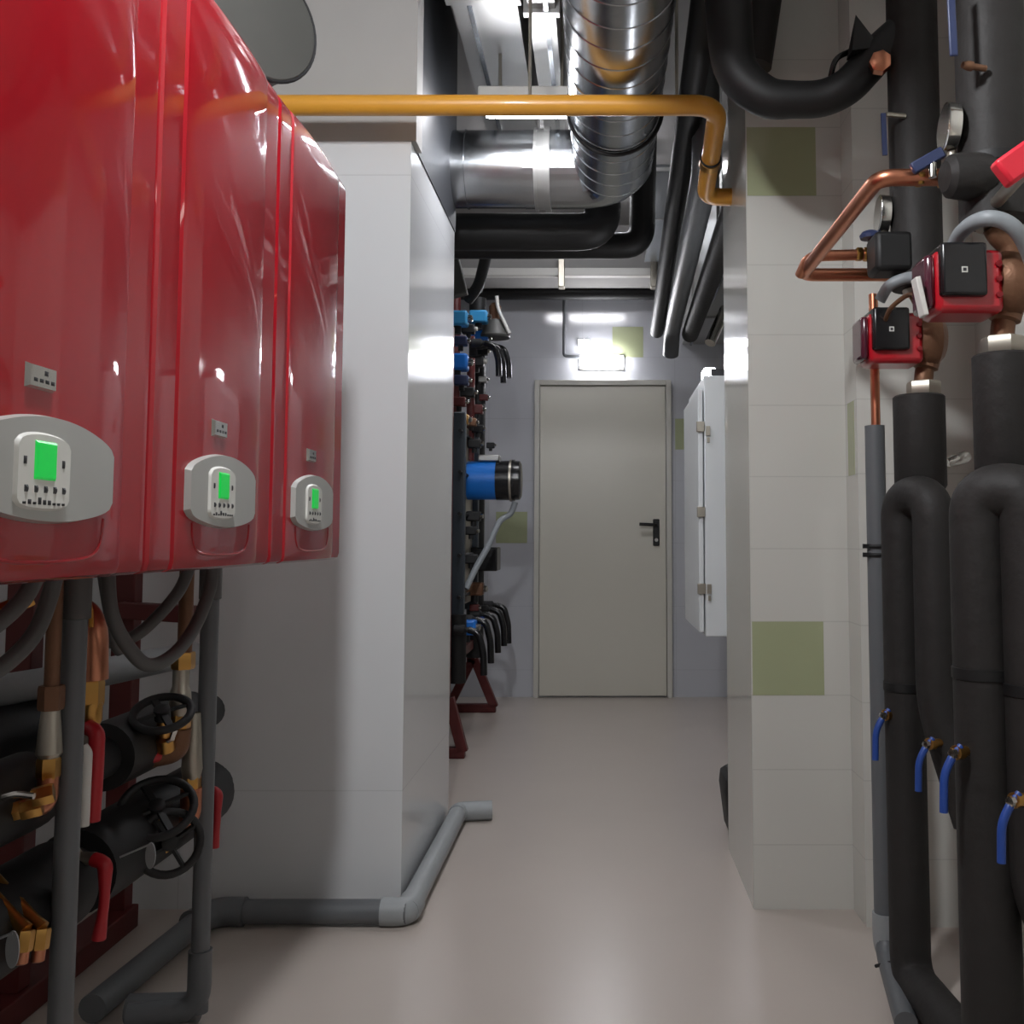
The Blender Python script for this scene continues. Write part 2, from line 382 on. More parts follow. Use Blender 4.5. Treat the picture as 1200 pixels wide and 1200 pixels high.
# steel rack the boilers hang on
rx = -1.30
t = thing('boiler_rack', 'dark red steel rack standing on the floor behind the boilers', 'rack', (rx, 1.6, 0))
for y in (.55, 2.24, 2.72): MB().box(rx-.03, rx+.03, y-.025, y+.025, .06, 1.95).build('post', 'oxide', t, bev=.003)
MB().box(rx-.045, rx+.045, .45, 2.75, 0, .06).build('base_rail', 'oxide', t, bev=.003)
MB().box(rx-.025, rx+.03, .5, 2.75, 1.80, 1.85).build('hanging_rail', 'oxide', t, bev=.003)
MB().box(rx+.03, BX-.001, .8, 2.19, 1.79, 1.84).build('bracket', 'oxide', t)
q = at(228, 720, 2.68)
MB().bar((rx, 2.68, q.z+.012), (q.x, 2.68, q.z), .045, .045).build('arm', 'oxide', t, bev=.003)

# ================================================================== under the boilers
# header pipes with foam insulation
u = at(118, 888, 1.95); l = at(100, 1015, 1.9); b = at(38, 848, 2.05)
def header(name, x, z, segs, r, y0, y1, label):
    t = thing(name, label, 'pipe', (x, (y0+y1)/2, z))
    MB().cyl((x, y0, z), (x, y1, z), r*.62, 20).build('bare_pipe', 'blackm', t)
    for a, c in segs: MB().lathe((x, a, z), (0, 1, 0), [(0, r*.6), (.002, r), (c-a-.002, r), (c-a, r*.6)], 28).build('insulation', 'rubber_dark', t)
    return t
header('header_pipe', u.x, u.z, [(.7, 1.70), (1.95, 2.36)], .066, .7, 2.48, 'upper black foam wrapped header pipe under the boilers, right above the lower header')
header('header_pipe', l.x, l.z, [(.7, 1.80), (1.86, 2.45)], .078, .7, 2.52, 'lowest black foam wrapped header pipe under the boilers, just above the red floor rail')
header('header_pipe', b.x, b.z, [(.7, 2.08)], .062, .7, 2.1, 'black header pipe deepest under the near boiler, right below the slanting grey pipe')
# condensate pipes dropping to the floor
def drop(px, Y, label):
    p_ = at(px, 1000, Y); t = thing('drain_pipe', label, 'pipe', (p_.x, Y, 0), 'grey condensate pipes standing under the boilers')
    MB().cyl((p_.x, Y, .03), (p_.x, Y, BZ), .0195, 20).build('riser', 'pvc', t)
    MB().lathe((p_.x, Y, BZ-.09), (0, 0, 1), [(0, .02), (.002, .024), (.088, .024), (.09, .02)], 20).build('top_socket', 'hose', t)
    MB().tube(fillet([(p_.x, Y, .16), (p_.x, Y, .035), (p_.x-.14, Y-.03, .035)], .05), .025, 18).build('foot_elbow', 'pvc', t)
    return t
drop(78, 1.66, 'near grey plastic drain pipe standing upright under the nearest boiler')
drop(238, 2.2, 'far grey plastic drain pipe standing upright under the far boiler, beside the red lever')
# slanting grey drain
pipe('slanting_drain', ats((-40, 816, 1.85), (110, 790, 2.15), (226, 766, 2.5)), .031, 'pvc_light', 'fat light grey drain pipe slanting under the boilers toward the partition')
# hoses
def hose(pts, label, r=.0125):
    return pipe('flexible_hose', ats(*pts), r, 'hose', label, 'hose', sp=True, n=14)
hose([(126, 660, 1.72), (130, 715, 1.72), (146, 752, 1.74), (172, 779, 1.78), (202, 768, 1.85), (228, 735, 1.95), (246, 690, 2.0), (249, 660, 2.0)], 'grey flexible hose hanging in a deep U under the far boiler')
hose([(224, 660, 2.05), (210, 692, 2.05), (185, 722, 2.03), (158, 745, 2.0), (128, 753, 1.98), (112, 757, 1.98)], 'grey flexible hose sloping from the far boiler behind the U shaped hose')
hose([(66, 665, 1.5), (58, 700, 1.5), (42, 740, 1.48), (14, 772, 1.45), (-25, 800, 1.42)], 'grey flexible hose curving under the near boiler, right of its twin')
hose([(46, 665, 1.45), (32, 695, 1.44), (10, 720, 1.42), (-25, 748, 1.4)], 'grey flexible hose curving under the near boiler, leftmost one')
hose([(118, 660, 1.95), (126, 710, 1.95), (134, 752, 1.96), (140, 764, 1.98)], 'short grey flexible hose behind the left limb of the U shaped hose', .010)
# risers: chains of fittings
def hexnut(mb_, p, d, r, h): mb_.lathe(p, d, [(0, r*.93), (h*.12, r), (h*.88, r), (h, r*.93)], 6); return mb_
def lever(parent, p, up, L, m, drop_=True, n='lever'):
    """red handle: boss at p, arm hanging down L"""
    p = Vector(p)
    MB().lathe(p+Vector((0, .012, 0)), (0, -1, 0), [(0, .013), (.03, .013), (.032, .01)], 14).build(n+'_boss', m, parent)
    b_ = MB(); b_.tube(fillet([p+Vector((0, -.012, .004)), p+Vector((up, -.02, .006)), p+Vector((up*1.05, -.022, -L*.5)), p+Vector((up*.9, -.022, -L))], .02), [.011]*3+[.0085]*13+[.011, .012] if False else .0095, 10)
    b_.build(n, m, parent, bev=0)
# left chain under the middle boiler
yl = 1.80; p0 = at(106, 800, yl)
t = thing('boiler_riser', 'copper elbow and large brass fittings standing behind the near drain pipe', 'pipe fitting', (p0.x, yl, u.z))
zt = at(106, 735, yl).z
MB().tube(fillet([at(60, 712, yl+.05), at(109, 716, yl), (p0.x+.004, yl, p0.z+.005)], .09, 10), .026, 20).build('copper_elbow', 'copper', t)
m_ = MB(); hexnut(m_, (p0.x, yl, at(106, 828, yl).z), (0, 0, 1), .024, at(106, 797, yl).z-at(106, 828, yl).z); m_.lathe((p0.x, yl, at(106, 850, yl).z), (0, 0, 1), [(0, .018), (.01, .022), (.04, .022)], 20); m_.build('brass_nut', 'brass', t)
m_ = MB().cyl((p0.x, yl, u.z-.02), (p0.x, yl, at(106, 848, yl).z), .017, 18); m_.build('valve_body', 'steel', t)
m_ = MB().tube(fillet(ats((103, 852, yl-.02), (114, 858, yl-.03), (112, 905, yl-.03), (108, 962, yl-.03)), .03), .0135, 12); m_.build('lever', 'lever_red', t)
m_ = MB().tube(fillet(ats((96, 876, yl-.06), (101, 882, yl-.06), (97, 968, yl-.06)), .01), .0105, 12); m_.build('sensor_sleeve', 'whiteplastic', t)
pipe('sensor_wire', ats((99, 705, yl-.03), (106, 712, yl-.03), (107, 735, yl-.03)), .004, 'gasyellow', 'thin yellow wire above the copper elbow under the boilers', 'wire', sp=True, n=8)
# chain left of the near drain pipe
y2 = 1.62; p0 = at(60, 820, y2)
t = thing('boiler_riser', 'steel cone riser with brass and copper base just left of the near drain pipe', 'pipe fitting', (p0.x, y2, l.z+.1))
def zz(py, Y): return at(60, py, Y).z
m_ = MB(); hexnut(m_, (p0.x, y2, zz(832, y2)), (0, 0, 1), .020, zz(803, y2)-zz(832, y2)); m_.cyl((p0.x, y2, zz(804, y2)), (p0.x, y2, BZ-.005), .012, 14); m_.build('union_nut', 'bronze', t)
MB().lathe((p0.x, y2, zz(890, y2)), (0, 0, 1), [(0, .013), (.01, .02), (.05, .017), (zz(832, y2)-zz(890, y2), .014)], 20).build('check_valve', 'steel', t)
m_ = MB(); hexnut(m_, (p0.x, y2, zz(912, y2)), (0, 0, 1), .018, zz(888, y2)-zz(912, y2)); m_.build('brass_nut', 'brass', t)
MB().tube(fillet([(p0.x, y2, zz(910, y2)), (p0.x, y2, zz(945, y2)), at(24, 945, y2-.05)], .05), .016, 16).build('copper_bend', 'copper', t)
m_ = MB()
for a, c in ((8, 952), (24, 950), (38, 935)): hexnut(m_, at(a, c, y2-.06), (1, .4, .2), .016, .03)
m_.build('brass_fittings', 'brass', t)
MB().tube(spline(ats((3, 935, y2-.09), (20, 931, y2-.09), (40, 933, y2-.09))), .005, 8).build('wire_clip', 'chrome', t)
p0 = at(14, 711, 1.55); t = thing('drain_cock', 'small brass drain cock between the two left grey hoses', 'valve', p0)
m_ = MB(); hexnut(m_, p0, (.7, .5, .4), .013, .03); m_.lathe(p0, (-.7, -.3, -.3), [(0, .013), (.03, .012), (.035, .016), (.045, .014)], 14); m_.build('cock_body', 'brass', t)
MB().lathe(p0+Vector((-.02, -.01, -.008)), (-.7, -.3, -.3), [(0, .014), (.02, .017), (.022, .012)], 14).build('cap', 'blackm', t)
# right chain
y3 = 2.1; p0 = at(212, 800, y3); zz3 = lambda py: at(212, py, y3).z
t = thing('boiler_riser', 'brass and chrome riser beside the far drain pipe under the far boiler', 'pipe fitting', (p0.x, y3, u.z))
MB().cyl((p0.x+.006, y3, zz3(775)), (p0.x+.006, y3, BZ-.004), .015, 18).build('brown_pipe', 'bronze', t)
m_ = MB(); hexnut(m_, (p0.x+.004, y3, zz3(784)), (0, 0, 1), .024, zz3(764)-zz3(784)); hexnut(m_, (p0.x, y3, zz3(854)), (0, 0, 1), .022, zz3(836)-zz3(854)); m_.build('brass_nut', 'brass', t)
MB().lathe((p0.x, y3, zz3(838)), (0, 0, 1), [(0, .02), (.01, .023), (.05, .021), (.06, .017), (zz3(784)-zz3(838), .017)], 20).build('chrome_union', 'steel', t)
m_ = MB().tube(fillet([(p0.x, y3, zz3(854)), (p0.x-.002, y3, zz3(880)), at(176, 886, y3-.02)], .04), .024, 18); m_.build('copper_tee', 'bronze', t)
MB().lathe(at(184, 884, y3-.03), (-.5, -1, 0), [(0, .016), (.02, .016), (.024, .008)], 14).build('red_cap', 'lever_red', t)
m_ = MB().tube(ats((196, 868, y3-.06), (201, 866, y3-.06), (205, 855, y3-.06)), .006, 8); hexnut(m_, at(172, 880, y3-.05), (1, 0, 0), .012, .02); m_.build('chrome_clip', 'chrome', t)
MB().lathe((p0.x+.004, y3+.06, l.z+.10), (0, 0, 1), [(0, .018), (.02, .022), (.1, .018), (.14, .015), (zz3(880)-l.z-.1, .012)], 20).build('lower_check_valve', 'steel', t)
m_ = MB(); hexnut(m_, (p0.x+.004, y3+.06, l.z+.075), (0, 0, 1), .02, .03); m_.build('lower_nut', 'brass', t)
MB().tube(fillet([(p0.x+.004, y3+.06, l.z+.08), (p0.x+.004, y3+.06, l.z+.01), (p0.x-.05, y3+.04, l.z-.01)], .04), .022, 16).build('lower_bend', 'copper', t)
# hand wheels
def wheel(c, d, R, label):
    t = thing('gate_valve', label, 'valve', c); d = Vector(d).normalized(); u_, w_ = orth(d)
    m_ = MB().torus(c, d, R, .0085, 30, 10)
    for k in range(4):
        a = k*PI/2+.5; m_.bar(c+d*.004, c+(u_*math.cos(a)+w_*math.sin(a))*R, .014, .006)
    m_.lathe(Vector(c)-d*.012, d, [(0, .016), (.024, .016), (.026, .01)], 14); m_.build('hand_wheel', 'blackm', t)
    MB().lathe(c-d*.09, d, [(0, .02), (.03, .02), (.035, .012), (.08, .012)], 14).build('stem', 'brass', t)
    return t
wheel(at(184, 947, 2.05), (.2, -.6, .75), .07, 'black hand wheel valve on top of the lower header, under the far boiler')
wheel(at(198, 988, 2.04), (.5, -.8, .25), .06, 'black hand wheel valve with brass body, low beside the oval tag')
wheel(at(190, 836, 2.03), (.1, -.45, .85), .055, 'black hand wheel valve behind the upper header beside the brass riser')
# oval tags, small brass drains
def tagdisc(px, py, Y, w, h, label):
    c = at(px, py, Y); u_ = Vector((1, -.25, 0)).normalized(); m_ = MB(); n = 24
    vs = [c+u_*w*math.cos(2*PI*i/n)+Vector((0, 0, h*math.sin(2*PI*i/n)))+Vector((0, o_, 0)) for o_ in (0, .003) for i in range(n)]
    m_.add(vs, [tuple(range(n)), tuple(range(2*n-1, n-1, -1))]+[(i, n+i, n+(i+1) % n, (i+1) % n) for i in range(n)])
    m_.tube([c+Vector((0, 0, h*.9)), (l.x+.02, Y, l.z)], .002, 6)
    return tag(m_.build('oval_tag', 'pvc_light', None), label, 'tag')
tagdisc(176, 1003, 1.88, .011, .024, 'oval metal tag hanging at the far end of the lower header')
tagdisc(14, 1113, 1.5, .012, .027, 'oval metal tag hanging at the near end of the lower header, above the floor rail')
def drain(px, py, Y, label):
    p_ = at(px, py, Y); t = thing('drain_nipple', label, 'valve', p_)
    m_ = MB(); hexnut(m_, p_, (0, -.2, -1), .014, .03); m_.lathe(p_, (-.8, .2, .6), [(0, .012), (.02, .01), (.12, .01)], 12); m_.build('body', 'brass', t)
    MB().lathe(p_+Vector((0, -.006, -.03)), (0, -.2, -1), [(0, .010), (.016, .010), (.018, .006)], 12).build('cap', 'copper', t)
drain(30, 1090, 1.55, 'small brass drain nipple under the lower header, left one')
drain(49, 1088, 1.58, 'small copper coloured drain nipple under the lower header, beside the near drain pipe')
# red lever valves
def redvalve(px, py, Y, dx, Lpx, label, body='steel'):
    p_ = at(px, py, Y); L = Lpx*Y/F; t = thing('ball_valve', label, 'valve', p_)
    MB().lathe(p_+Vector((-.105, .0, 0)), (1, 0, 0), [(0, .016), (.032, .02), (.075, .02), (.085, .011), (.11, .011)], 16).build('valve_body', body, t)
    q0 = p_+Vector((dx*.2, -.005, .0)); q1 = p_+Vector((dx, -.012, -.004)); q2 = p_+Vector((dx*1.0, -.012, -L*.55)); q3 = p_+Vector((dx*.75, -.012, -L))
    pth = fillet([q0, q1, q2, q3], .018); k = len(pth)
    MB().tube(pth, [.0125 if i < k*.45 else .009 if i < k-1 else .0125 for i in range(k)], 10).build('lever', 'lever_red', t)
    return t
redvalve(108, 1006, 1.78, .03, 86, 'red lever valve with hanging handle between drain pipe and lower header')
redvalve(246, 926, 2.28, .022, 62, 'red lever valve with hanging handle right of the far drain pipe')
# floor drain run along the partition foot
t = thing('floor_drain_pipe', 'grey plastic drain pipe lying on the floor around the white partition foot', 'pipe', (-.55, 2.74, 0))
r_ = .032; a = at(262, 1080, 2.76); c = Vector((-.525, 2.755, r_+.004)); e = Vector((-.525, 3.74, r_+.004))
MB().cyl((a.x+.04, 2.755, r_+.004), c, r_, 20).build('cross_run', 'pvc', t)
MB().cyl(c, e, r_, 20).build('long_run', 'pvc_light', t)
MB().tube(fillet([c+Vector((-.07, 0, 0)), c, c+Vector((0, .07, 0))], .055), r_+.005, 20).build('corner_elbow', 'pvc_light', t)
MB().tube(fillet([e+Vector((0, -.05, 0)), e, e+Vector((.12, .02, 0))], .045), r_+.003, 20).build('end_elbow', 'pvc_light', t)
MB().tube(fillet([(a.x+.06, 2.755, r_+.004), (a.x-.02, 2.755, r_+.004), (a.x-.05, 2.66, r_+.004)], .06), r_+.006, 20).build('bend', 'pvc', t)
q = Vector((a.x-.04, 2.69, r_+.004)); w = at(118, 1195, 2.24)
MB().cyl(q, (w.x, 2.2, r_+.004), r_-.001, 20).build('return_run', 'pvc', t)
MB().torus(q+Vector((-.003, -.01, 0)), (w.x-q.x, 2.2-q.y, 0), r_+.002, .005, 24, 8).build('seal_ring', 'blackm', t)
pipe('drain_pipe_stub', [(at(150, 1185, 2.2).x, 2.2, .036), (at(232, 1185, 2.2).x, 2.21, .036)], .03, 'pvc', 'short grey drain pipe stub on the floor at the far drain pipe foot')

# ================================================================== overhead: gas pipe, ducts, black pipes
ga = at(300, 125, 2.72); gb = at(842, 122, 2.72)
zc = (ga.z+gb.z)/2
t = thing('gas_pipe', 'yellow gas pipe crossing overhead from the boilers to the tiled pillar', 'pipe', (0, 2.72, zc))
ge = at(826, 231, 3.2)
pth = fillet([(-1.45, 2.72, zc), (gb.x, 2.72, zc), (ge.x+.0, 3.2, ge.z), (QX+.03, 3.2, ge.z)], .075, 8)
MB().tube(pth, .029, 24).build('pipe_run', 'gasyellow', t)
k0 = Vector((gb.x, 2.72, zc)).lerp(Vector((ge.x, 3.2, ge.z)), .55)
dd = (Vector((ge.x, 3.2, ge.z))-Vector((gb.x, 2.72, zc))).normalized()
MB().lathe(k0, dd, [(0, .029), (.002, .033), (.03, .033), (.032, .029)], 24).build('pipe_collar', 'brass', t)
MB().torus(k0-dd*.006, dd, .030, .004, 24, 8).build('joint_ring', 'blackm', t)
for x in (-.2, .22):
    MB().cyl((x, 2.72, zc+.02), (x, 2.72, H), .005, 8).build('hanger_rod', 'steel', t)
# round spiral duct
zd = 2.48; rd = .15; xd = .05; ye = 3.72
t = thing('spiral_duct', 'shiny round spiral duct under the ceiling turning left behind the gas pipe', 'duct', (xd, 3, zd))
prof = []; L = ye-.16-1.3
yy = 0
while yy < L:
    prof += [(yy, rd), (yy+.0945, rd), (yy+.0965, rd+.0022), (yy+.1015, rd+.0022), (yy+.1035, rd)]; yy += .11
MB().lathe((xd, 1.3, zd), (0, 1, 0), prof, 48).build('spiral_run', 'galv', t, ang=10)
el = fillet([(xd, ye-.30, zd), (xd, ye, zd), (xd-.34, ye, zd)], .22, 5)
MB().tube(el, rd-.002, 40).build('elbow', 'galv', t, ang=8)
MB().lathe((xd-.24, ye, zd), (-1, 0, 0), [(0, rd), (0, rd+.009), (.022, rd+.009), (.022, rd+.001), (.05, rd+.001), (.05, rd+.007), (.06, rd+.007), (.06, rd)], 40).build('collar', 'galvm', t)
MB().lathe((xd-.28, ye, zd), (-1, 0, 0), [(0, rd-.004), (.28, rd-.004), (.281, rd), (.285, rd), (.286, rd-.004), (1.2, rd-.004)], 40).build('cross_run', 'galv', t)
MB().torus((xd, 3.17, zd), (0, 1, .05), rd+.008, .007, 40, 8).build('strap', 'blackm', t)
for y in (1.6, 2.9): MB().cyl((xd, y, zd+rd), (xd, y, H), .006, 8).build('hanger_rod', 'steel', t)
# rectangular ducts at the ceiling
def rduct(x0, x1, y0, y1, z0, z1, label):
    t = thing('rectangular_duct', label, 'duct', ((x0+x1)/2, (y0+y1)/2, z0))
    MB().box(x0, x1, y0, y1, z0, z1).build('duct_body', 'galvm', t)
    y = y0+.1; 
    while y < y1:
        MB().box(x0-.014, x1+.014, y, y+.03, z0-.014, z1-.001).build('flange', 'galvm', t); y += 1.25
    MB().box(x0+.05, x0+.065, y0+.01, y1-.01, z0-.012, z0).build('edge_seam', 'galv', t)
rduct(-.47, -.262, 1.6, 4.2, 2.74, 3.0, 'flat grey rectangular duct along the ceiling next to the partition')
rduct(-.225, -.14, 1.6, 4.2, 2.70, 3.0, 'narrow grey rectangular duct along the ceiling beside the spiral duct')
# black pipes behind the cross duct
ya = 4.05
pa, pb_ = at(520, 272, ya), at(722, 268, ya)
pipe('black_duct_pipe', [(-1.2, ya, pa.z), (at(706, 270, ya).x, ya, pa.z), (at(706, 262, ya).x, ya, H-.01)], .078, 'rubber_dark', 'thick black pipe behind the shiny cross duct, turning up beside it', fr=.1, n=28)
yb_ = 4.3
pz = at(700, 288, yb_).z
pipe('black_duct_pipe', [(-1.2, yb_, pz), (at(752, 285, yb_).x, yb_, pz), (at(756, 200, yb_).x, yb_, H-.01)], .058, 'rubber_dark', 'second black pipe below the thick one, turning up right of the spiral duct', fr=.09, n=24)
# long pipes running into the depth on the right
g0, g1 = at(832, 215, 3.42), at(787, 388, 6.0)
pipe('long_grey_pipe', [(g0.x-.02, 3.36, H-.01), (g0.x-.02, 3.36, g1.z), (g1.x, 5.95, g1.z), (g1.x+.0, 6.08, g1.z-.13)], .05, 'pvc', 'long dark grey pipe running under the ceiling toward the door, lower end bent down', fr=.08)
pipe('long_black_pipe', [(g0.x+.12, 3.50, H-.01), (g0.x+.12, 3.50, g1.z-.02), (g1.x+.115, 6.0, g1.z-.02)], .052, 'rubber', 'long black pipe right of the grey pipe under the ceiling toward the door')
h0 = at(796, 240, 5.0)
pipe('long_black_pipe', [(.29, 2.5, 2.54), (.355, 6.05, 2.34)], .042, 'rubber_dark', 'long black pipe high under the ceiling, left of the dark grey pipe')
rduct2 = at(783, 205, 5.2)
t = thing('silver_air_box', 'shiny silver air box under the ceiling behind the spiral duct', 'duct', (rduct2.x, 5.2, rduct2.z))
MB().box(rduct2.x-.1, rduct2.x+.14, 5.1, 5.9, rduct2.z-.28, H-.01).build('box_body', 'galv', t, bev=.004)
MB().box(rduct2.x-.11, rduct2.x+.15, 5.09, 5.12, rduct2.z-.02, rduct2.z).build('flange', 'galvm', t)
rduct(.56, XR-.002, 4.4, 6.6, 2.37, 2.75, 'mottled grey rectangular duct under the ceiling above the electrical cabinet')
# conduit and pipe along the soffit
zq = at(650, 320, 6.12).z
t = thing('white_cable_duct', 'white cable duct running across below the concrete beam', 'cable duct', (0, 6.12, zq))
MB().box(-1.2, at(766, 320, 6.1).x, 6.085, 6.149, zq-.025, zq+.025).build('duct_body', 'whiteplastic', t, bev=.004)
for px in (658, 766): MB().box(at(px, 318, 6.1).x-.02, at(px, 318, 6.1).x+.02, 6.07, 6.149, zq-.1, zq+.09).build('clamp', 'steel', t, bev=.004)
zq = at(660, 342, 6.45).z
pipe('black_wall_pipe', [(-1.1, 6.5, zq), (at(790, 342, 6.45).x, 6.5, zq)], .042, 'rubber_dark', 'straight black pipe across the back wall above the bulkhead lamp')
# big black pipe, upper right, coming down from the ceiling and over to the riser
bp = spline(ats((850, -190, 2.42), (852, -60, 2.42), (855, 30, 2.42), (864, 84, 2.41), (896, 113, 2.40), (930, 117, 2.39), (964, 115, 2.38), (992, 102, 2.36), (1014, 80, 2.35), (1034, 58, 2.33), (1066, 30, 2.31)), 6)
k = len(bp); rr = [.061-(.016)*min(1, max(0, (i/k-.15)/.35)) for i in range(k)]
t = thing('big_black_pipe', 'fat black foam pipe bending from the ceiling to the right above the tiled pillar', 'pipe', bp[0])
MB().tube(bp, rr, 28).build('foam_run', 'rubber_dark', t)
e0 = at(1012, 45, 2.30)
MB().add([e0+Vector((-.028, -.0, -.03)), e0+Vector((.04, 0, -.02)), e0+Vector((-.018, 0, .06)), e0+Vector((-.03, .05, -.03)), e0+Vector((.045, .05, -.02)), e0+Vector((-.01, .04, .055))], [(0,1,2),(5,4,3),(0,3,4,1),(1,4,5,2),(2,5,3,0)]).build('foam_flap', 'rubber_dark', t)
q = at(1032, 71, 2.27); MB().lathe(q, (-.2, -1, -.1), [(-.03, .026), (0, .026), (.004, .02)], 7).build('bare_patch', 'copper', t)
q = at(985, 78, 2.37); MB().tube(spline([q+Vector((-.03, 0, -.05)), q+Vector((-.02, -.03, .0)), q+Vector((.02, -.02, .03))]), .007, 10).build('hook', 'black', t)
pipe('thick_grey_pipe', ats((905, -60, 2.75), (884, 78, 2.75)), .05, 'rubber', 'dark foam pipe coming down beside the fat black bend')

# ================================================================== right-hand pump station
YA, YBb = 1.84, 2.31
pA, pB = at(1170, 335, YA), at(1079, 399, YBb)
def pump(p_, label):
    t = thing('circulation_pump', label, 'pump', p_, 'red circulation pumps')
    W = lambda x, y, z: p_+Vector((x, y, z))
    MB().box(p_.x-.135, p_.x-.008, p_.y-.05, p_.y+.05, p_.z-.062, p_.z+.058).build('motor_housing', 'pumpred', t, bev=.012)
    MB().box(p_.x-.153, p_.x-.1345, p_.y-.044, p_.y+.044, p_.z-.052, p_.z+.05).build('end_cap', 'plum', t, bev=.009)
    cb = MB().box(p_.x-.130, p_.x-.045, p_.y-.066, p_.y+.03, p_.z-.034, p_.z+.066).build('control_box', 'black', t, bev=.006)
    MB().box(p_.x-.094, p_.x-.083, p_.y-.0672, p_.y-.066, p_.z+.008, p_.z+.019).build('logo_mark', 'panelwhite', cb)
    MB().box(p_.x-.0915, p_.x-.0855, p_.y-.0678, p_.y-.0672, p_.z+.0105, p_.z+.0165).build('logo_core', 'ink', cb)
    m_ = MB().lathe(W(-.012, 0, 0), (1, 0, 0), [(0, .056), (.01, .06), (.02, .066), (.045, .064), (.062, .046), (.07, .02)], 28)
    m_.tube(spline([W(.02, 0, -.03), W(.008, 0, -.07), W(.004, 0, -.10)]), [.03]*8+[.022]*8+[.022], 20)
    m_.tube(spline([W(.03, 0, .04), W(.024, 0, .075), W(.004, 0, .10), W(-.004, 0, .115)]), .023, 20)
    m_.build('volute', 'bronze', t)
    m_ = MB(); hexnut(m_, W(.004, 0, -.133), (0, 0, 1), .04, .034); m_.build('union_nut', 'steel', t)
    MB().lathe(W(-.004, 0, .110), (0, 0, 1), [(0, .034), (.012, .036), (.014, .03)], 20).build('top_flange', 'steel', t)
    for z in (-.03, .0, .028): MB().lathe(W(-.02, -.05, z), (0, -1, 0), [(0, .006), (.006, .006), (.007, .003)], 8).build('screw', 'redseam', t)
    return t
P1 = pump(pA, 'larger looking red and black circulation pump nearer the camera, cut by the right side')
P2 = dup(P1, pB, 'red and black circulation pump farther back, in front of the copper tube')
def foam(name, pts, r, label, fr=.07, seams=(), m='rubber', n=26):
    pth = fillet(pts, fr, 9); t = thing(name, label, 'pipe', pts[0])
    MB().tube(pth, r, n).build('foam_run', m, t)
    for (a, d_) in seams: MB().lathe(a, d_, [(0, r), (.001, r+.0022), (.02, r+.0022), (.021, r)], n).build('seam_tape', 'rubber_dark', t)
    return t
Z = Vector((0, 0, 1))
def vert(px, py, Y, py2):
    a = at(px, py, Y); b_ = at(px, py2, Y); return a, Vector((a.x, Y, b_.z))
# top limbs down to each pump
a = Vector((pA.x-.004, YA, pA.z+.125)); foam('pump_riser_pipe', [a, (a.x, YA, H-.01)], .064, 'thick black foam pipe rising from the nearer pump to the ceiling', seams=[(a+Z*.1, Z)])
a2 = Vector((pB.x-.004, YBb, pB.z+.125)); foam('pump_riser_pipe', [a2, (a2.x, YBb, H-.01)], .060, 'thick black foam pipe rising from the farther pump to the ceiling')
# bottom limbs
for pp, Y, py, r, lab in ((pA, YA, 560, .056, 'black foam sleeve hanging under the nearer pump'), (pB, YBb, 574, .060, 'black foam sleeve hanging under the farther pump')):
    top = Vector((pp.x+(.004 if Y < 2 else -.008), Y, pp.z-.133)); bz = at(1100, py, Y).z
    t = thing('foam_sleeve', lab, 'pipe', top)
    MB().lathe((top.x, Y, bz), Z, [(0, r*.9), (.01, r), (top.z-bz-.004, r), (top.z-bz, r*.93)], 28).build('sleeve', 'rubber', t)
def U(pts, r, label, **k): return foam('inverted_u_pipe', pts, r, label, **k)
e1 = at(1066, 1085, 2.30); e2 = at(1104, 885, 2.17)
top1 = at(1077, 558, 2.25)
U([(at(1135, 1200, 2.0).x, 1.98, .055), (e1.x, 2.30, .06), (e1.x, 2.30, top1.z-.045), (e2.x+.0, 2.19, top1.z-.045), (e2.x, 2.19, e2.z+.1), (e2.x+.06, 2.15, e2.z-.14)], .0455,
  'farther black foam pipe pair bent over in an inverted U under the small pump', fr=.06, seams=[(Vector((e1.x, 2.30, .7)), Z)])
f1 = at(1158, 1000, 1.80); f2 = at(1220, 1000, 1.74); top2 = at(1176, 545, 1.78)
U([(f1.x, 1.80, .0), (f1.x, 1.80, top2.z-.05), (f2.x, 1.74, top2.z-.05), (f2.x, 1.74, at(1200, 1050, 1.74).z), (f2.x+.05, 1.72, at(1200, 1120, 1.74).z)], .0525,
  'nearer black foam pipe pair bent over in an inverted U, at the right edge', fr=.06, seams=[(Vector((f1.x, 1.80, at(1150, 795, 1.8).z)), Z), (Vector((f2.x, 1.74, at(1150, 815, 1.74).z)), Z)])
# blue lever valves on the lower pipes
def bluevalve(px, py, Y, Lpx, label, k=1):
    p_ = at(px, py, Y); L = Lpx*Y/F; t = thing('ball_valve', label, 'valve', p_, 'blue lever valves on the black pipes')
    MB().lathe(p_+Vector((.05, .03, 0)), (-.86, -.5, 0), [(0, .009), (.045, .009), (.045, .013), (.06, .013), (.062, .008)], 12).build('valve_stem', 'brass', t)
    q_ = p_+Vector((-.004, -.004, 0))
    pth = fillet([q_+Vector((.012, .004, .012)), q_+Vector((-.004, 0, -.004)), q_+Vector((-.022, -.004, -L*.35)), q_+Vector((-.024, -.004, -L))], .02); n_ = len(pth)
    MB().tube(pth, [.006 if i < n_*.3 else .0075 for i in range(n_)], 10).build('lever', 'lever_blue', t)
    MB().lathe(q_, (-.86, -.5, 0), [(0, .0085), (.010, .0085), (.011, .004)], 6).build('nut', 'chrome', t)
bluevalve(1038, 838, 2.28, 50, 'blue lever valve on the farthest black pipe, beside the grey plastic pipe')
bluevalve(1089, 872, 2.13, 52, 'blue lever valve second from the left on the black pipes')
bluevalve(1121, 882, 1.76, 66, 'blue lever valve third from the left, on the edge of the thick near pipe')
bluevalve(1189, 938, 1.66, 68, 'blue lever valve nearest the right edge')
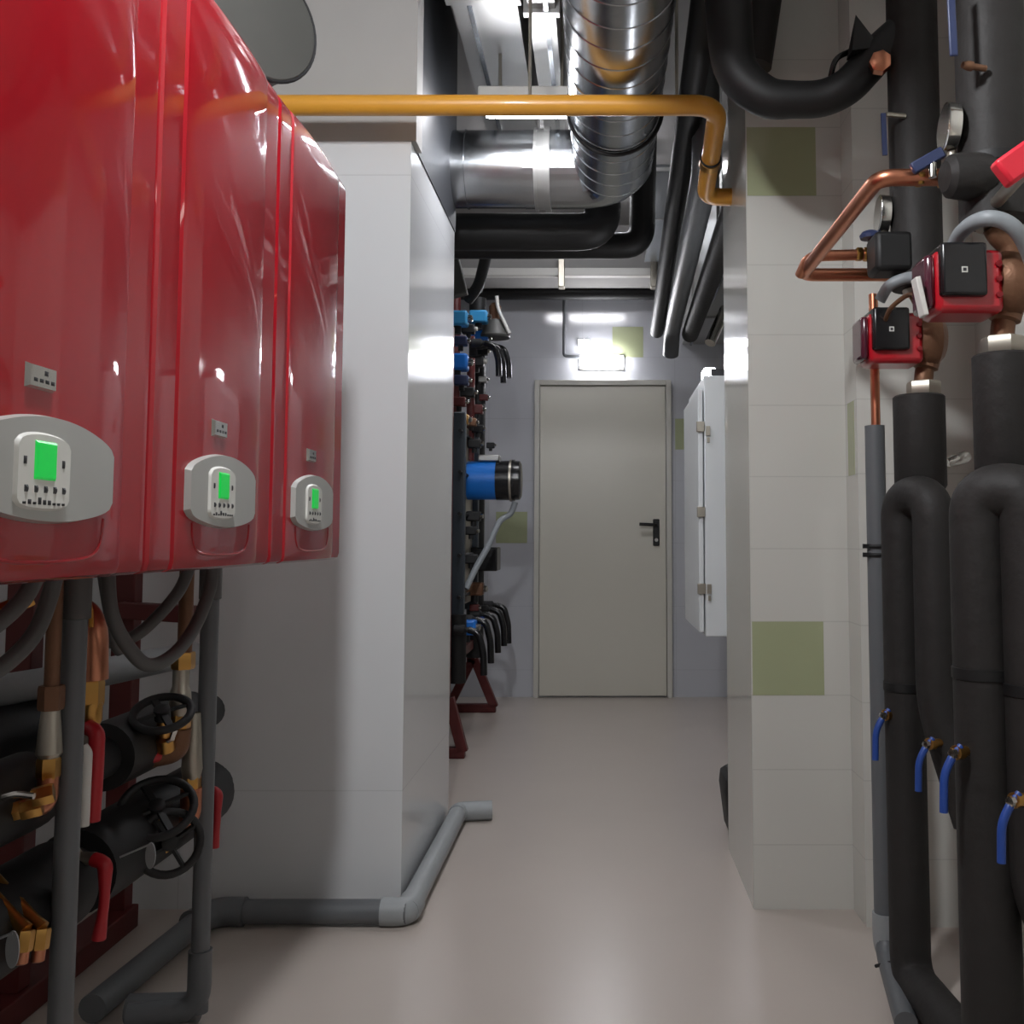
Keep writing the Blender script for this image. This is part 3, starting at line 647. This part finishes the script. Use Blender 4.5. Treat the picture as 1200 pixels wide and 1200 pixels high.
# grey conduit pipe with copper tube
yg = 2.44; g = at(1031, 800, yg); gt = at(1031, 499, yg)
t = thing('grey_sleeve_pipe', 'upright grey plastic pipe beside the tiled pillar with copper tube in its top', 'pipe', (g.x, yg, 0))
MB().tube(fillet([(g.x, yg, gt.z), (g.x, yg, .06), (at(1062, 1215, 2.15).x, 2.15, .03)], .06), .0245, 22).build('sleeve', 'pvc', t)
MB().tube(fillet([(g.x, yg, .15), (g.x, yg, .06), (g.x+.02, yg-.08, .05)], .05), .029, 22).build('foot_elbow', 'pvc_light', t)
MB().tube(spline([(g.x-.04, yg-.06, .05), (g.x-.01, yg-.1, .075), (g.x+.03, yg-.11, .07), (g.x+.05, yg-.09, .03)]), .004, 8).build('wire_tie', 'blackm', t)
for py in (640, 650):
    zc_ = at(1031, py, yg).z; m_ = MB().torus((g.x, yg, zc_), Z, .0265, .0045, 20, 8); m_.build('cable_tie', 'blackm', t)
    MB().bar((g.x-.038, yg-.012, zc_), (g.x-.02, yg-.012, zc_), .01, .011).build('tie_head', 'blackm', t)
MB().cyl((g.x+.003, yg, gt.z-.05), (g.x+.003, yg, at(1031, 345, yg).z), .0115, 16).build('copper_tube', 'copper', t)
# copper branch lines
c0, c1, c2, c3 = at(1118, 208, 1.86), at(1030, 208, 1.86), at(940, 322, 2.45), at(1050, 322, 2.45)
t = thing('copper_branch_pipe', 'long bent copper pipe running in front of the pillar between the two pump risers', 'pipe', c0)
c1.z = c0.z
MB().tube(fillet([c0, c1, c2, c3], .035, 8), .0165, 20).build('copper_run', 'copper', t)
for px, rr_ in ((1100, .020), (1108, .021), (1074, .0185)): hexnut(MB(), at(px, 208, 1.86), (1, 0, 0), rr_, .012).build('solder_fitting', 'brass', t)
p_ = at(1128, 207, 1.80); MB().lathe(p_+Vector((-.034, 0, 0)), (1, .1, .05), [(0, .028), (.01, .04), (.04, .045), (.08, .042), (.11, .03)], 24).build('foam_cap', 'rubber', t)
d0_, d1_, d2_ = at(1030, 298, 2.36), at(948, 300, 2.36), at(938, 322, 2.42)
t = thing('short_copper_pipe', 'short copper pipe from the small black foam cap to the bend of the long one', 'pipe', d0_)
MB().tube(fillet([d0_, d1_, d2_], .03, 8), .0135, 18).build('copper_run', 'copper', t)
m_ = MB()
for px, rr_ in ((1003, .017), (1012, .018), (1022, .022)): hexnut(m_, at(px, 298, 2.36), (1, 0, 0), rr_, .015)
m_.build('brass_nuts', 'brass', t)
p_ = at(1040, 298, 2.3); MB().box(p_.x-.04, p_.x+.05, p_.y-.045, p_.y+.045, p_.z-.05, p_.z+.045).build('foam_cap', 'rubber_dark', t, bev=.012)
# butterfly handles in blue
p_ = at(1090, 190, 1.83); t = thing('branch_valve', 'blue butterfly valve on the copper branch beside the chrome gauge', 'valve', p_)
MB().bar(p_+Vector((-.035, 0, -.014)), p_+Vector((.025, 0, .02)), .014, .022).build('butterfly_handle', 'navy', t, bev=.003)
MB().lathe(p_+Vector((.004, .0, -.03)), Z, [(0, .008), (.02, .008), (.036, .006)], 10).build('stem', 'chrome', t)
p_ = at(1020, 278, 2.33); t = thing('branch_valve', 'dark blue butterfly valve on the short copper pipe beside the square cap', 'valve', p_)
MB().lathe(p_, (0, 0, 1), [(-.004, .024), (.004, .026), (.012, .02), (.016, .01)], 20).build('butterfly_handle', 'navy', t)
MB().lathe(p_+Vector((0, 0, -.035)), Z, [(0, .009), (.02, .008), (.036, .006)], 10).build('stem', 'chrome', t)
# dial gauges seen edge-on
def gauge(px, py, Y, R, label):
    p_ = at(px, py, Y); d = Vector((-.995, .06, .05)).normalized(); t = thing('dial_gauge', label, 'gauge', p_)
    MB().lathe(p_-d*.018, d, [(0, R*.7), (.003, R*.95), (.02, R), (.026, R), (.028, R*.9)], 30).build('gauge_case', 'chrome', t)
    MB().lathe(p_+d*.009, d, [(0, R*.88), (.0012, R*.88)], 30).build('dial', 'chrome', t)
    MB().cyl(p_-d*.006-Z*R, p_-d*.006-Z*(R+.045), .009, 12).build('stem', 'steel', t)
gauge(1111, 150, 1.84, .047, 'chrome dial gauge standing on the copper branch of the nearer riser')
gauge(1033, 252, 2.33, .048, 'chrome dial gauge above the square black foam cap of the farther riser')
# long blue lever at the top
p_ = at(1117, 70, 1.78); t = thing('riser_valve', 'long dark blue lever hanging on the nearer riser at the top of the photo', 'valve', p_)
MB().bar(at(1113, -30, 1.74), at(1118, 66, 1.74), .006, .016, up=(1, 0, 0)).build('lever', 'navy', t, bev=.003)
MB().lathe(at(1128, 76, 1.76), (1, .3, 0), [(0, .006), (.012, .009), (.02, .009), (.022, .006), (.05, .006)], 10).build('test_nipple', 'bronze', t)
p_ = at(1036, 145, 2.28); t = thing('riser_valve', 'thin dark blue lever hanging left of the farther riser', 'valve', p_)
MB().bar(at(1035, 133, 2.25), at(1037, 182, 2.25), .006, .011, up=(1, 0, 0)).build('lever', 'navy', t)
MB().lathe(at(1038, 134, 2.25), (1, .2, 0), [(0, .006), (.05, .006)], 8).build('stem', 'steel', t)
# red plastic handle at the right edge
t = thing('red_handle', 'bright red plastic handle poking in at the right edge', 'valve', at(1180, 203, 1.5))
MB().bar(at(1172, 206, 1.5), at(1240, 158, 1.5), .03, .046).build('grip', 'lever_pink', t, bev=.006)
MB().cyl(at(1232, 165, 1.5), at(1232, 165, 1.5)+Vector((.03, .3, 0)), .012, 12).build('spindle', 'steel', t)
# flexible conduits around the pumps
pipe('pump_conduit', ats((1118, 360, 2.0), (1113, 312, 1.95), (1124, 276, 1.85), (1150, 257, 1.76), (1178, 260, 1.74), (1198, 280, 1.75), (1212, 320, 1.8), (1205, 352, 1.9), (1186, 362, 1.95)), .0145, 'conduit', 'light grey flexible conduit looping over the nearer pump', 'conduit', sp=True, n=16)
pipe('pump_conduit', ats((1031, 352, 2.28), (1042, 335, 2.26), (1062, 326, 2.24), (1085, 326, 2.2), (1110, 335, 2.15)), .0135, 'conduit', 'light grey flexible conduit looping over the farther pump', 'conduit', sp=True, n=16)
pipe('pump_cable', ats((1037, 376, 2.25), (1045, 360, 2.2), (1066, 345, 2.15), (1076, 352, 2.1), (1085, 372, 2.1)), .0055, 'bronze', 'thin brown cable arching above the farther pump', 'cable', sp=True, n=10)
p0_, p1_ = at(1073, 326, 1.80), at(1083, 371, 1.80)
tag(MB().bar(p0_, p1_, .03, .010, up=(1, 0, 0)).build('white_tag', 'whiteplastic', bev=.002), 'white tag strip tied to the left end of the nearer pump', 'tag')
p_ = at(1124, 542, 2.5); t = thing('small_wall_valve', 'small chrome valve on the wall between the two foam sleeves', 'valve', p_)
MB().lathe(p_+Vector((-.03, .0, 0)), (1, 0, .3), [(0, .012), (.02, .016), (.05, .016), (.06, .010)], 12).build('valve_body', 'chrome', t)
MB().cyl(p_, (p_.x, SY, p_.z), .007, 10).build('stem', 'steel', t)

# ================================================================== far room
# electrical cabinet
cx = at(826, 600, 3.8).x; zt_, zb_ = at(840, 440, 3.8).z, at(840, 746, 3.8).z
t = thing('electric_cabinet', 'white electrical cabinet on the wall behind the tiled pillar', 'cabinet', (cx+.2, 4.1, zb_))
MB().box(cx, XR-.002, 3.8, 4.45, zb_, zt_).build('cabinet_body', 'white', t, bev=.004)
dr = MB().box(cx-.024, cx-.004, 3.81, 4.44, zb_+.015, zt_-.05).build('door', 'white', t, bev=.004)
for py in (500, 600, 690): 
    z_ = at(826, py, 3.8).z; MB().box(cx-.03, cx+.001, 3.795, 3.81, z_-.02, z_+.02).build('hinge', 'steel', dr, bev=.002)
for py in (505, 690):
    z_ = at(830, py, 3.8).z; m_ = MB().box(cx+.006, cx+.022, 3.79, 3.80, z_-.018, z_+.018); m_.box(cx+.010, cx+.02, 3.79, 3.80, z_-.045, z_-.026); m_.build('clip', 'steel', t)
MB().box(cx+.03, cx+.2, 3.82, 4.3, zt_, zt_+.03).build('gland_plate', 'ink', t)
p_ = at(829, 441, 3.85); t2 = thing('cabinet_glint', 'small glowing block standing in for reflected light on the electrical cabinet top', 'lamp', (p_.x, 3.86, zt_))
MB().box(p_.x-.015, p_.x+.03, 3.83, 3.93, zt_, zt_+.035).build('lens', 'lampfar', t2, bev=.004)  # glowing block imitates light reflected off the cabinet top, no real lamp
# black bin
bx = at(844, 960, 3.46)
y_ = 3.5
p_ = at(845, 980, 3.75)
t = thing('black_bin', 'dark rounded bin on the floor half hidden behind the tiled pillar', 'bin', (.6, 3.66, 0))
rows = []
for z_, gx in ((0, .03), (.03, .016), (.17, 0), (.21, .004), (.225, .02)):
    w2, d2, rc = .15-gx, .13-gx, .05
    ring = []
    for sx, sy, a0 in ((1, 1, 0), (-1, 1, 1), (-1, -1, 2), (1, -1, 3)):
        for k in range(5):
            a = (a0+k/4)*PI/2; ring.append(Vector((.585+sx*(w2-rc)+rc*math.cos(a), 3.58+sy*(d2-rc)+rc*math.sin(a), z_)))
    rows.append(ring)
n = 20; fs = [(i*n+j, i*n+(j+1) % n, (i+1)*n+(j+1) % n, (i+1)*n+j) for i in range(4) for j in range(n)]+[tuple(range(n)), tuple(4*n+j for j in range(n))]
MB().add([v for r_2 in rows for v in r_2], fs).build('bin_body', 'blackm', t)
MB().box(.5, .67, 3.55, 3.61, .224, .236).build('lid_grip', 'flue', t, bev=.005)
# heat exchanger station
t = thing('steel_stand', 'dark red steel stand with triangular feet beside the passage', 'stand', (-.75, 5.4, 0))
for (px, py, Y, ax_, ay) in ((551, 882, 4.80, 526, 818), (586, 830, 6.05, 556, 772)):
    b0_ = at(px, py, Y); tp_ = at(ax_, ay, Y); b0_.z = .026
    b0_.x -= .025
    m_ = MB().bar(b0_, (b0_.x-.75, Y, .026), .05, .05); m_.bar((b0_.x-.01, Y, .03), (tp_.x, Y, tp_.z), .05, .05, up=(0,1,0)); m_.bar((2*tp_.x-b0_.x-.02, Y, .03), (tp_.x-.01, Y, tp_.z), .05, .05, up=(0,1,0))
    m_.bar((tp_.x-.02, Y, tp_.z-.02), (tp_.x-.02, Y, 2.1), .05, .05)
    m_.build('triangular_foot', 'oxide', t, bev=.003)
xf = at(547, 600, 5.0).x
MB().box(xf-.1, xf-.05, 4.8, 6.05, .42, .47).build('cross_rail', 'oxide', t)
t = thing('plate_heat_exchanger', 'slate grey plate heat exchanger standing at the left of the far room', 'heat exchanger', (xf-.2, 5.2, 0))
m_ = MB(); z0_, z1_ = at(540, 722, 5.0).z, at(540, 485, 5.0).z
MB().box(xf-.42, xf, 4.92, 4.97, z0_, z1_).build('front_plate', 'platedark', t, bev=.006)
m_ = MB()
for i in range(24): m_.box(xf-.38, xf-.03, 4.975+i*.02, 4.99+i*.02, z0_+.05, z1_-.05)
m_.build('plate_pack', 'steel', t)
MB().box(xf-.42, xf, 5.46, 5.51, z0_, z1_).build('rear_plate', 'platedark', t, bev=.006)
for i in range(5):
    z_ = z0_+.1+i*(z1_-z0_-.2)/4; MB().cyl((xf-.02, 4.87, z_), (xf-.02, 5.55, z_), .009, 10).build('tie_bolt', 'blackm', t)
MB().box(xf-.4, xf-.27, 4.95, 5.48, .0, z0_).build('stand', 'oxide', t)
# blue motor
mp = at(548, 563, 5.25); me_ = at(611, 563, 5.25)
t = thing('blue_pump_motor', 'blue and black pump motor sticking out sideways in the far room', 'pump', mp)
Lm = me_.x-mp.x
MB().lathe(mp, (1, 0, 0), [(-.12, .07), (0, .085), (0, .103), (Lm*.56, .103)], 28).build('blue_shell', 'blue', t)
MB().lathe(mp, (1, 0, 0), [(Lm*.54, .106), (Lm*.80, .106), (Lm*.80, .112), (Lm*.88, .112), (Lm*.88, .106), (Lm*.97, .104), (Lm, .09)], 28).build('motor_end', 'black', t)
MB().box(mp.x+.06, mp.x+Lm*.6, mp.y-.05, mp.y+.05, mp.z+.1, mp.z+.135).build('terminal_box', 'galvm', t, bev=.006)
MB().lathe(mp, (1, 0, 0), [(Lm*.79, .113), (Lm*.83, .113)], 28).build('steel_band', 'steel', t)
MB().lathe(mp+Vector((-.05, 0, -.16)), Z, [(0, .05), (.04, .045), (.32, .045)], 18).build('pump_body', 'blackm', t)
pipe('motor_cable', ats((604, 588, 5.2), (598, 602, 5.2), (585, 612, 5.15), (572, 640, 5.1), (558, 665, 5.05), (546, 690, 5.0)), .016, 'conduit', 'grey flexible cable hanging from the blue pump motor', 'cable', sp=True, n=12)
p_ = at(570, 655, 5.5); tag(MB().box(p_.x-.12, p_.x+.07, 5.4, 5.6, p_.z-.065, p_.z+.065).build('control_box', 'black', bev=.008), 'black control box below the blue pump motor', 'control box')
# vertical pipes of the station
def vp(px, Y, py0, py1, r, m, label):
    a_ = at(px, py0, Y); return pipe('station_pipe', [(a_.x, Y, at(px, py1, Y).z), (a_.x, Y, a_.z)], r, m, label, n=18)
vp(560, 5.75, 350, 770, .05, 'rubber_dark', 'upright black pipe behind the blue pump motor')
vp(534, 5.65, 345, 500, .03, 'oxide', 'upright dark red pipe above the slate heat exchanger')
vp(552, 5.3, 420, 540, .022, 'oxide', 'thin upright dark red pipe right above the blue pump motor')
vp(536, 4.9, 720, 800, .045, 'rubber_dark', 'short black pipe below the slate heat exchanger')
for i, (py, m, lab) in enumerate(((398, 'oxide', 'upper dark red cross pipe among the blue valves'), (447, 'oxide', 'middle dark red cross pipe under the blue valves'), (472, 'oxide', 'lowest dark red cross pipe above the slate heat exchanger'))):
    a_ = at(500, py, 5.35); b_ = at(556, py, 5.35); pipe('cross_pipe', [a_, b_], .022, m, lab, n=14)
# valves with blue bodies
def body_valve(px, py, Y, s, m, label, name='actuator_valve', knob='chrome'):
    p_ = at(px, py, Y); t = thing(name, label, 'valve', p_)
    MB().box(p_.x-s*.5, p_.x+s*.5, p_.y-s*.4, p_.y+s*.4, p_.z-s*.35, p_.z+s*.35).build('actuator', m, t, bev=s*.1)
    MB().lathe(p_-Z*s*.7, Z, [(0, s*.2), (s*.4, s*.2)], 14).build('neck', 'blackm', t)
    MB().lathe(p_+Vector((s*.5, -.01, 0)), (1, -.3, 0), [(0, s*.18), (s*.2, s*.16), (s*.24, s*.06)], 14).build('knob', knob, t)
body_valve(536, 374, 5.1, 0.112, 'blue_light', 'light blue valve actuator topmost left in the far room')
body_valve(561, 372, 5.4, 0.100, 'blue_light', 'light blue valve actuator right of the topmost one')
body_valve(562, 395, 5.5, 0.100, 'blue', 'blue valve actuator below the two light blue ones')
body_valve(535, 425, 5.15, 0.125, 'blue', 'dark blue valve actuator between two red cross pipes')
body_valve(558, 424, 5.45, 0.088, 'blackm', 'black valve with pale knob beside the dark blue actuator', knob='whiteplastic')
body_valve(548, 460, 5.2, 0.075, 'blackm', 'black valve between the red cross pipes above the heat exchanger')
body_valve(558, 480, 5.35, 0.075, 'oxide', 'small dark red valve body with chrome knob above the blue motor')
body_valve(560, 503, 5.3, 0.062, 'blackm', 'small black valve with chrome knob just above the blue motor')
body_valve(575, 522, 5.35, 0.044, 'blackm', 'tiny black air vent standing above the blue motor', 'air_vent')
body_valve(541, 492, 5.0, 0.075, 'brass', 'brass fitting at the top of the slate heat exchanger', 'brass_fitting')
body_valve(546, 735, 5.0, 0.106, 'blue', 'blue valve body below the heat exchanger, above the near red foot')
body_valve(535, 738, 4.9, 0.075, 'blue_light', 'pale blue valve body left of the blue one near the floor')
body_valve(555, 605, 5.2, 0.075, 'blackm', 'black pipe fitting with chrome knob under the blue motor', 'pipe_fitting')
body_valve(552, 622, 5.15, 0.062, 'blackm', 'black pipe fitting with chrome knob above the black control box', 'pipe_fitting')
body_valve(552, 655, 5.1, 0.069, 'blackm', 'black pipe fitting left of the black control box', 'pipe_fitting')
body_valve(556, 690, 5.3, 0.100, 'bronze', 'brown pipe fitting below the black control box', 'pipe_fitting')
body_valve(549, 386, 5.2, .07, 'blackm', 'black valve squeezed between the two light blue actuators', knob='whiteplastic')
body_valve(540, 400, 5.0, .07, 'navy', 'navy blue valve body just under the topmost light blue actuator')
body_valve(566, 412, 5.6, .06, 'blackm', 'black valve beside the hanging levers of the upper row', knob='steel')
body_valve(541, 446, 5.05, .075, 'navy', 'navy blue valve body under the dark blue actuator')
body_valve(566, 445, 5.6, .05, 'galvm', 'small grey fitting right of the middle red cross pipe', 'pipe_fitting')
body_valve(538, 471, 5.05, .07, 'oxide', 'dark red fitting at the lowest red cross pipe', 'pipe_fitting')
body_valve(567, 466, 5.55, .05, 'oxide', 'dark red fitting right of the lowest red cross pipe', 'pipe_fitting')
body_valve(552, 495, 5.15, .06, 'bronze', 'brown fitting with bright knob left of the small black valve', 'pipe_fitting')
body_valve(556, 520, 5.2, .07, 'blackm', 'black fitting standing directly on the blue motor side', 'pipe_fitting')
body_valve(560, 728, 5.3, .07, 'lever_blue', 'blue valve body among the hanging levers of the lower row')
body_valve(536, 718, 4.95, .05, 'copper', 'copper fitting above the pale blue valve body', 'pipe_fitting')
body_valve(556, 712, 5.3, .05, 'oxide', 'dark red fitting above the lower row of black levers', 'pipe_fitting')
p_ = at(580, 388, 5.5)
t = thing('pressure_vessel_head', 'grey green conical fitting with pale cable above the hanging black levers', 'pipe fitting', p_)
MB().lathe(p_-Z*.04, Z, [(0, .085), (.01, .088), (.1, .05), (.105, .03)], 20).build('cone', 'flue', t)
MB().lathe(p_+Z*.06, Z, [(0, .03), (.08, .035), (.1, .02)], 16).build('brass_top', 'bronze', t)
MB().tube(spline(ats((582, 347, 5.45), (584, 362, 5.45), (591, 378, 5.45), (597, 391, 5.45))), .011, 10).build('cable', 'whiteplastic', t)
# black lever handles: hanging rows
def hang(px, py, Y, L, label, grp):
    p_ = at(px, py, Y); t = thing('lever_valve', label, 'valve', p_, grp)
    MB().lathe(p_+Vector((-.07, 0, 0)), (1, 0, 0), [(0, .024), (.05, .024), (.06, .013), (.085, .013)], 14).build('valve_body', 'blackm', t)
    l_ = L*Y/F
    MB().tube(fillet([p_+Vector((.0, 0, .0)), p_+Vector((.05, -.004, -.015)), p_+Vector((.075, -.006, -l_*.5)), p_+Vector((.078, -.006, -l_))], .03), .017, 10).build('lever', 'black', t)
for px, py, Y, L, lab in ((549, 738, 4.85, 52, 'first hanging black lever of the lower row, nearest and leftmost'), (558, 726, 5.05, 50, 'second hanging black lever of the lower row from the left'), (567, 720, 5.3, 44, 'third hanging black lever of the lower row from the left'), (575, 714, 5.55, 42, 'fourth hanging black lever of the lower row from the left'), (581, 709, 5.8, 44, 'last hanging black lever of the lower row, farthest right')):
    hang(px, py, Y, L, lab, 'black levers in the lower row')
for px, py, Y, L, lab in ((568, 402, 5.2, 40, 'left hanging black lever below the grey green cone'), (574, 404, 5.4, 46, 'middle hanging black lever below the grey green cone'), (581, 406, 5.6, 38, 'right hanging black lever below the grey green cone')):
    hang(px, py, Y, L, lab, 'black levers in the upper row')
# grey bracket panel at the top of the station
p_ = at(536, 322, 4.6)
t = thing('grey_damper', 'tilted grey metal flap hanging beside the partition top', 'damper', p_)
MB().bar(at(520, 290, 4.6), at(534, 348, 4.6), .12, .06, up=(0, 1, 0)).build('flap', 'flue', t, bev=.006)
MB().cyl(at(520, 290, 4.6), at(520, 280, 4.6)+Z*.35, .012, 10).build('hanger', 'steel', t)
pipe('black_hose', ats((570, 296, 5.0), (566, 315, 5.05), (560, 335, 5.1), (548, 352, 5.15)), .03, 'rubber_dark', 'black hose hanging above the light blue actuators', 'hose', sp=True, n=14)
pipe('thin_black_cable', ats((575, 296, 5.05), (570, 318, 5.1), (563, 342, 5.2)), .010, 'blackm', 'thin black cable hanging right of the black hose', 'cable', sp=True, n=10)
# ceiling lamp-lit bits by the right
p_ = at(838, 388, 5.4)
pipe('silver_stub_pipe', [at(832, 402, 5.2), at(850, 362, 5.3)], .03, 'chrome', 'short silver pipe stub under the right end of the beam', n=16)

# ================================================================== world and view
w = bpy.data.worlds.new('world'); bpy.context.scene.world = w; w.use_nodes = True
w.node_tree.nodes['Background'].inputs[0].default_value = (.8, .85, .9, 1); w.node_tree.nodes['Background'].inputs[1].default_value = .05
vs = bpy.context.scene.view_settings
vs.view_transform = 'Standard'; vs.look = 'None'; vs.gamma = 1; vs.use_curve_mapping = False; vs.exposure = 0.45
